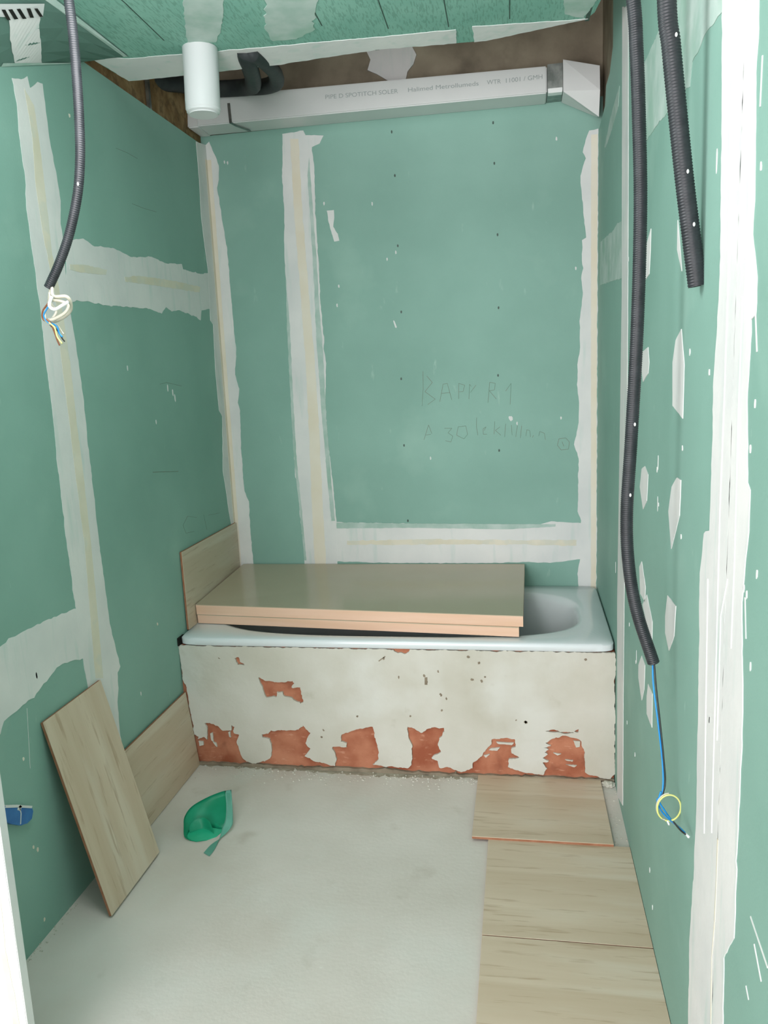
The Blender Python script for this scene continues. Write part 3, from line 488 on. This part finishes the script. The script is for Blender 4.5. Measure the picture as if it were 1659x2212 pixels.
def strap(bm, P, wdt=.011):
    P = [Vector(p) for p in P]
    for a, b in zip(P[:-1], P[1:]):
        e = Vector((wdt, 0, 0)); d = (b-a).cross(e).normalized()*.0015
        vs = [bm.verts.new(q) for q in (a-d, b-d, b+e-d, a+e-d, a+d, b+d, b+e+d, a+e+d)]
        for f in ((0, 1, 2, 3), (7, 6, 5, 4), (0, 4, 5, 1), (2, 6, 7, 3), (1, 5, 6, 2), (3, 7, 4, 0)): bm.faces.new([vs[i] for i in f])
strap(bm, [(.155, -.133, 2.548), (.158, -.134, 2.475), (.172, -.10, 2.470), (.20, -.03, 2.470)])
finish('hanger_strap', bm, 'zinc', du)
dg = bpy.context.evaluated_depsgraph_get()
def text(s, x0, z0, x1, z1, h):
    cu = bpy.data.curves.new('t', 'FONT'); cu.body = s; cu.size = 1; cu.extrude = 0
    o = bpy.data.objects.new('t', cu); C.objects.link(o); bpy.context.view_layer.update()
    me = bpy.data.meshes.new_from_object(o.evaluated_get(bpy.context.evaluated_depsgraph_get()))
    bpy.data.objects.remove(o); xs = [v.co.x for v in me.vertices]; a, b = min(xs), max(xs)
    for v in me.vertices:
        t = (v.co.x-a)/(b-a)
        v.co = Vector((x0+(x1-x0)*t, -.1306-.0002, z0+(z1-z0)*t+v.co.y*h))
    me.materials.clear(); me.materials.append(M['ink'])
    o = bpy.data.objects.new('printed_text', me); C.objects.link(o); o.parent = du; o.location = -du.location
    o['label'] = 'faint grey printed lettering'
T_ = [(0.555,2.526),(0.841,2.520),(0.880,2.520),(1.148,2.517),(1.179,2.517),(1.231,2.516),(1.250,2.516),(1.384,2.517)]
for i, s in enumerate(('PIPE D SPOTITCH SOLER', 'Halimed Metrollumeds', 'WTR', '11001 / GMH')):
    (a, b), (c, d) = T_[2*i], T_[2*i+1]; text(s, a, b, c, d, .022)
# ---------------------------------------------------------------- white pipe, hose, hanging strip
wp = empty('pipe_stub', (.36, -.95, 2.26), 'short white plastic pipe hanging down from the ceiling by the duct', 'pipe')
cx, cy = .366, -.95
bm = bmesh.new()
tube(bm, [Vector((cx+.004, cy, 2.43)), Vector((cx+.003, cy, 2.36)), Vector((cx, cy, 2.285))], .0515, 40); finish('pipe_body', bm, 'pipe', wp, True).modifiers.new('e', 'EDGE_SPLIT')
bm = bmesh.new(); tube(bm, resample([Vector((cx, cy, 2.29)), Vector((cx, cy, 2.247))], .004), .05, 40, rf=lambda i: .0515 if i < 8 else (.049 if i < 10 else .042)); finish('pipe_socket', bm, 'pipe', wp, True).modifiers.new('e', 'EDGE_SPLIT')
hs = empty('flexible_hose', (.5, -.9, 2.43), 'thick black hose looping from the ceiling edge into the gap behind the white pipe', 'hose')
bm = bmesh.new(); tube(bm, smooth_path([(0.488,-0.885,2.437),(0.466,-0.800,2.438),(0.382,-0.500,2.502),(0.297,-0.250,2.562),(0.205,-0.160,2.591),(0.072,-0.160,2.601),(0.001,-0.220,2.605),(-0.036,-0.350,2.570),(-0.071,-0.450,2.554)], 10), .033, 14, flat=.8); finish('hose_run', bm, 'hose', hs, True)
bm = bmesh.new(); tube(bm, smooth_path([(0.499,-0.885,2.431),(0.503,-0.760,2.451),(0.464,-0.500,2.505),(0.405,-0.300,2.546),(0.324,-0.180,2.578),(0.243,-0.160,2.588)], 10), .031, 14, flat=.8); finish('hose_loop', bm, 'hose', hs, True)
hb = finish('metal_hanger', (lambda bm: (box(bm, (-.018, -.50, 2.434), (-.006, -.485, 2.62)), bm)[1])(bmesh.new()), 'zinc')
tag(hb, 'narrow grey metal hanger standing in the brown gap above the left wall', 'metal hanger')
# ---------------------------------------------------------------- conduits
def conduit(name, P, r, label, pitch=.0042, loc=None):
    P = resample(smooth_path(P, 14), pitch/4)
    root = empty(name, tuple(P[0]), label, 'conduit')
    bm = bmesh.new(); tube(bm, P, r, 18, rf=lambda i: r*(1 if (i % 4) < 2 else .94), hollow=True)
    finish('corrugated_tube', bm, 'black', root, True)
    return root
def wire(P, r, m, parent, name='wire', n=8):
    bm = bmesh.new(); tube(bm, smooth_path(P, n), r, 8); return finish(name, bm, m, parent, True)
cl = conduit('corrugated_conduit', [(.43, -1.8, 2.425)]+[(0.436,-1.800,2.217),(0.438,-1.800,2.151),(0.437,-1.800,2.076),(0.433,-1.800,1.992),(0.426,-1.800,1.915),(0.412,-1.800,1.846),(0.385,-1.800,1.772),(0.355,-1.800,1.715),(0.325,-1.800,1.669)], .0098, 'black conduit curving before the left wall, ending in a bundle of wires')
cm = conduit('corrugated_conduit', [(1.455, -1.72, 2.425)]+[(1.496,-1.720,2.128),(1.504,-1.720,2.035),(1.510,-1.720,1.915),(1.515,-1.720,1.751),(1.512,-1.720,1.537),(1.503,-1.720,1.313),(1.496,-1.720,1.163),(1.501,-1.720,1.056),(1.518,-1.720,0.958),(1.553,-1.720,0.846)], .0128, 'long black conduit by the right wall with a blue wire hanging from its end')
cr = conduit('corrugated_conduit', [(1.52, -1.86, 2.425)]+[(1.532,-1.860,2.065),(1.541,-1.860,1.980),(1.554,-1.860,1.870),(1.568,-1.860,1.758),(1.580,-1.860,1.674),(1.592,-1.860,1.590)], .0158, 'short thick black conduit with an empty open end beside the door corner', pitch=.005)
for par, pts in ((cl, [(0.421,-1.810,1.863)]), (cm, [(1.508,-1.733,1.344),(1.501,-1.733,1.203)]), (cr, [(1.546,-1.876,1.991),(1.569,-1.876,1.777),(1.581,-1.876,1.691)])):
    for q in pts:
        bm = bmesh.new(); bmesh.ops.create_icosphere(bm, subdivisions=2, radius=.0022)
        for v in bm.verts: v.co = Vector(q)+Vector((v.co.x, v.co.y*.7, v.co.z*1.7))
        finish('plaster_drop', bm, 'comp', par)
# bundle of wires under the left conduit
wire([(0.331,-1.800,1.672),(0.325,-1.800,1.652),(0.313,-1.790,1.635),(0.305,-1.790,1.624),(0.310,-1.800,1.606),(0.325,-1.810,1.594)], .0032, 'wgrey', cl)
wire([(0.333,-1.800,1.670),(0.347,-1.820,1.649),(0.374,-1.820,1.647),(0.377,-1.810,1.637),(0.369,-1.800,1.621),(0.353,-1.800,1.609),(0.330,-1.800,1.601),(0.316,-1.800,1.606)], .0035, 'wgrey', cl)
wire([(0.338,-1.820,1.642),(0.360,-1.820,1.639),(0.377,-1.820,1.629),(0.368,-1.820,1.615),(0.346,-1.820,1.605),(0.333,-1.820,1.602)], .0034, 'wgrey', cl)
wire([(0.349,-1.830,1.648),(0.341,-1.830,1.630),(0.352,-1.830,1.622),(0.370,-1.830,1.629),(0.384,-1.830,1.635)], .0034, 'copper', cl)
wire([(0.333,-1.810,1.658),(0.333,-1.810,1.637),(0.343,-1.810,1.620),(0.331,-1.810,1.604)], .003, 'wgrey', cl)
wire([(0.320,-1.800,1.638),(0.306,-1.800,1.623),(0.304,-1.800,1.608),(0.315,-1.800,1.598),(0.323,-1.800,1.590)], .0016, 'wbrown', cl)
wire([(0.331,-1.815,1.632),(0.317,-1.815,1.614),(0.321,-1.815,1.602),(0.330,-1.815,1.593)], .0016, 'wblue', cl)
wire([(0.328,-1.825,1.604),(0.337,-1.825,1.594),(0.342,-1.825,1.580),(0.347,-1.825,1.561),(0.351,-1.825,1.550)], .0017, 'wbrown', cl)
wire([(0.336,-1.830,1.596),(0.347,-1.830,1.586),(0.351,-1.830,1.567),(0.360,-1.830,1.553)], .0017, 'wyel', cl)
wire([(0.332,-1.820,1.597),(0.346,-1.820,1.589),(0.350,-1.820,1.575),(0.356,-1.820,1.567)], .0018, 'wblue', cl)
wire([(0.328,-1.810,1.596),(0.342,-1.810,1.592),(0.350,-1.810,1.579),(0.354,-1.810,1.573)], .0015, 'wgrey', cl)
wire([(0.323,-1.800,1.594),(0.336,-1.800,1.580),(0.343,-1.800,1.566),(0.348,-1.800,1.559)], .0015, 'wblack', cl)
# wires under the middle conduit
wire([(1.551,-1.720,0.853),(1.552,-1.730,0.801),(1.559,-1.750,0.728),(1.567,-1.760,0.651),(1.568,-1.770,0.604),(1.563,-1.780,0.577),(1.555,-1.780,0.570),(1.563,-1.780,0.547),(1.574,-1.810,0.545),(1.582,-1.870,0.565),(1.590,-1.900,0.569)], .0018, 'wblue', cm)
wire([(1.553,-1.725,0.855),(1.556,-1.735,0.803),(1.563,-1.750,0.728),(1.569,-1.765,0.654),(1.572,-1.770,0.605),(1.565,-1.780,0.579)], .0018, 'wblack', cm)
wire([(1.561,-1.785,0.592),(1.558,-1.785,0.571),(1.570,-1.785,0.549),(1.585,-1.785,0.526)], .0017, 'wblue', cm)
ringp = [(1445+26*math.cos(t), 1745+28*math.sin(t)) for t in [2*math.pi*i/20 for i in range(21)]]
c0, cu_, cv_ = [Vector(v) for v in [(1.577,-1.790,0.559),(1.600,-1.790,0.561),(1.577,-1.790,0.530)]]
wire([c0+(cu_-c0)*math.cos(2*math.pi*i/20)+(cv_-c0)*math.sin(2*math.pi*i/20) for i in range(6, -14, -1)], .0019, 'wyel', cm)
wire([c0+(cu_-c0)*1.04*math.cos(2*math.pi*i/20)+(cv_-c0)*1.04*math.sin(2*math.pi*i/20)+Vector((0, .004, 0)) for i in range(-5, -16, -1)], .0016, 'wgrey', cm)
wire([(1.575,-1.850,0.564),(1.579,-1.890,0.573),(1.585,-1.910,0.576)], .0018, 'wblack', cm)
wire([(1.588,-1.900,0.571),(1.592,-1.910,0.570)], .0026, 'copper', cm, 'wire_tip', 3)
wire([(1.574,-1.790,0.531),(1.578,-1.790,0.521)], .0022, 'copper', cm, 'wire_tip', 3)
# ---------------------------------------------------------------- curled green plastic on the floor
gp = empty('plastic_scrap', (.24, -1.05, 0), 'curled torn piece of green plastic lying on the bare floor', 'plastic scrap')
def sheet(name, base, top, m, thick=.0015, rows=6, bulge=.0):
    nb = smooth_path(base, 5); nt_ = smooth_path(top, 5); bm = bmesh.new(); G = []
    mid = sum(nb, Vector())/len(nb)
    for a, b in zip(nb, nt_):
        row = []
        for j in range(rows+1):
            t = j/rows; q = a.lerp(b, t); out = (q-mid); out.z = 0
            q = q+out*bulge*math.sin(math.pi*t); row.append(bm.verts.new(q))
        G.append(row)
    for a, b in zip(G[:-1], G[1:]):
        for j in range(rows): bm.faces.new([a[j], b[j], b[j+1], a[j+1]])
    bmesh.ops.solidify(bm, geom=bm.faces[:], thickness=thick)
    return finish(name, bm, m, gp, True)
base = [(0.303,-1.103,0.002),(0.288,-1.105,0.002),(0.254,-1.097,0.002),(0.222,-1.095,0.002),(0.198,-1.108,0.002),(0.193,-1.133,0.002),(0.201,-1.153,0.002),(0.232,-1.165,0.002),(0.261,-1.157,0.002)]
top = [(0.265,-0.980,0.070),(0.243,-0.994,0.068),(0.210,-1.020,0.062),(0.177,-1.062,0.054),(0.169,-1.105,0.042),(0.180,-1.139,0.030),(0.197,-1.168,0.008),(0.238,-1.178,0.004),(0.268,-1.167,0.004)]
sheet('curled_wall', base, top, 'gplastic', bulge=.12)
sheet('inner_fold', [(0.198,-1.136,0.003),(0.211,-1.122,0.003),(0.233,-1.106,0.003),(0.263,-1.119,0.003),(0.280,-1.133,0.003)], [(0.191,-1.119,0.020),(0.201,-1.101,0.030),(0.227,-1.092,0.034),(0.253,-1.102,0.030),(0.266,-1.113,0.016)], 'gplastic', bulge=.05)
bm = bmesh.new(); slab(bm, 'F', [(x, y) for x, y, z in [(0.184,-1.133,0.000),(0.191,-1.156,0.000),(0.213,-1.172,0.000),(0.237,-1.177,0.000),(0.267,-1.166,0.000),(0.293,-1.143,0.000),(0.304,-1.105,0.000),(0.272,-1.081,0.000),(0.218,-1.070,0.000),(0.186,-1.092,0.000)]], .0004, .003); finish('base', bm, 'gplastic', gp)
sheet('pale_flap', [(0.265,-0.980,0.070),(0.294,-1.047,0.055),(0.310,-1.099,0.040),(0.307,-1.126,0.020),(0.311,-1.164,0.008),(0.314,-1.216,0.003),(0.311,-1.249,0.002)], [(0.286,-0.974,0.071),(0.317,-1.050,0.050),(0.329,-1.082,0.036),(0.334,-1.107,0.020),(0.317,-1.145,0.006),(0.293,-1.189,0.003),(0.285,-1.233,0.002)], 'gpale', rows=4)
# ---------------------------------------------------------------- debris along the foot of the bath
bm = bmesh.new()
slab(bm, 'F', rag([(.0, -.675), (.05, -.688), (.25, -.694), (.5, -.703), (.75, -.712), (1.0, -.706), (1.13, -.70), (1.13, -.675)], .016, .006), -.0002, .0008)
finish('dust_strip', bm, 'dust', fl)
bm = bmesh.new()
for i in range(260):
    x = random.uniform(.05, 1.12); y = -.69-abs(random.gauss(0, .04)); s = random.uniform(.001, .0045)
    box(bm, (x, y, 0), (x+s*1.4, y+s, s*.8))
for i in range(40):
    x = random.uniform(1.555, 1.597); y = random.uniform(-1.08, -.69); s = random.uniform(.001, .004)
    box(bm, (x, y, 0), (min(x+s*1.4, 1.599), y+s, s*.8))
for i in range(60):
    y = random.uniform(-1.9, -1.5); x = abs(random.gauss(0, .012)); s = random.uniform(.001, .0035)
    box(bm, (x, y, 0), (x+s, y+s, s*.8))
tag(finish('rubble', bm, 'plaster'), 'fine plaster crumbs scattered along the foot of the walls', 'rubble', kind='stuff')
lump = bmesh.new(); bmesh.ops.create_icosphere(lump, subdivisions=3, radius=1)
for v in lump.verts:
    f = 1+.35*noise.noise(v.co*2.3); v.co = Vector((1.575+v.co.x*f*.022, -.705+v.co.y*f*.018, .006+v.co.z*f*.01))
tag(finish('plaster_lump', lump, 'plaster'), 'small pale plaster lump on the floor in the corner between bath and right wall', 'plaster lump')
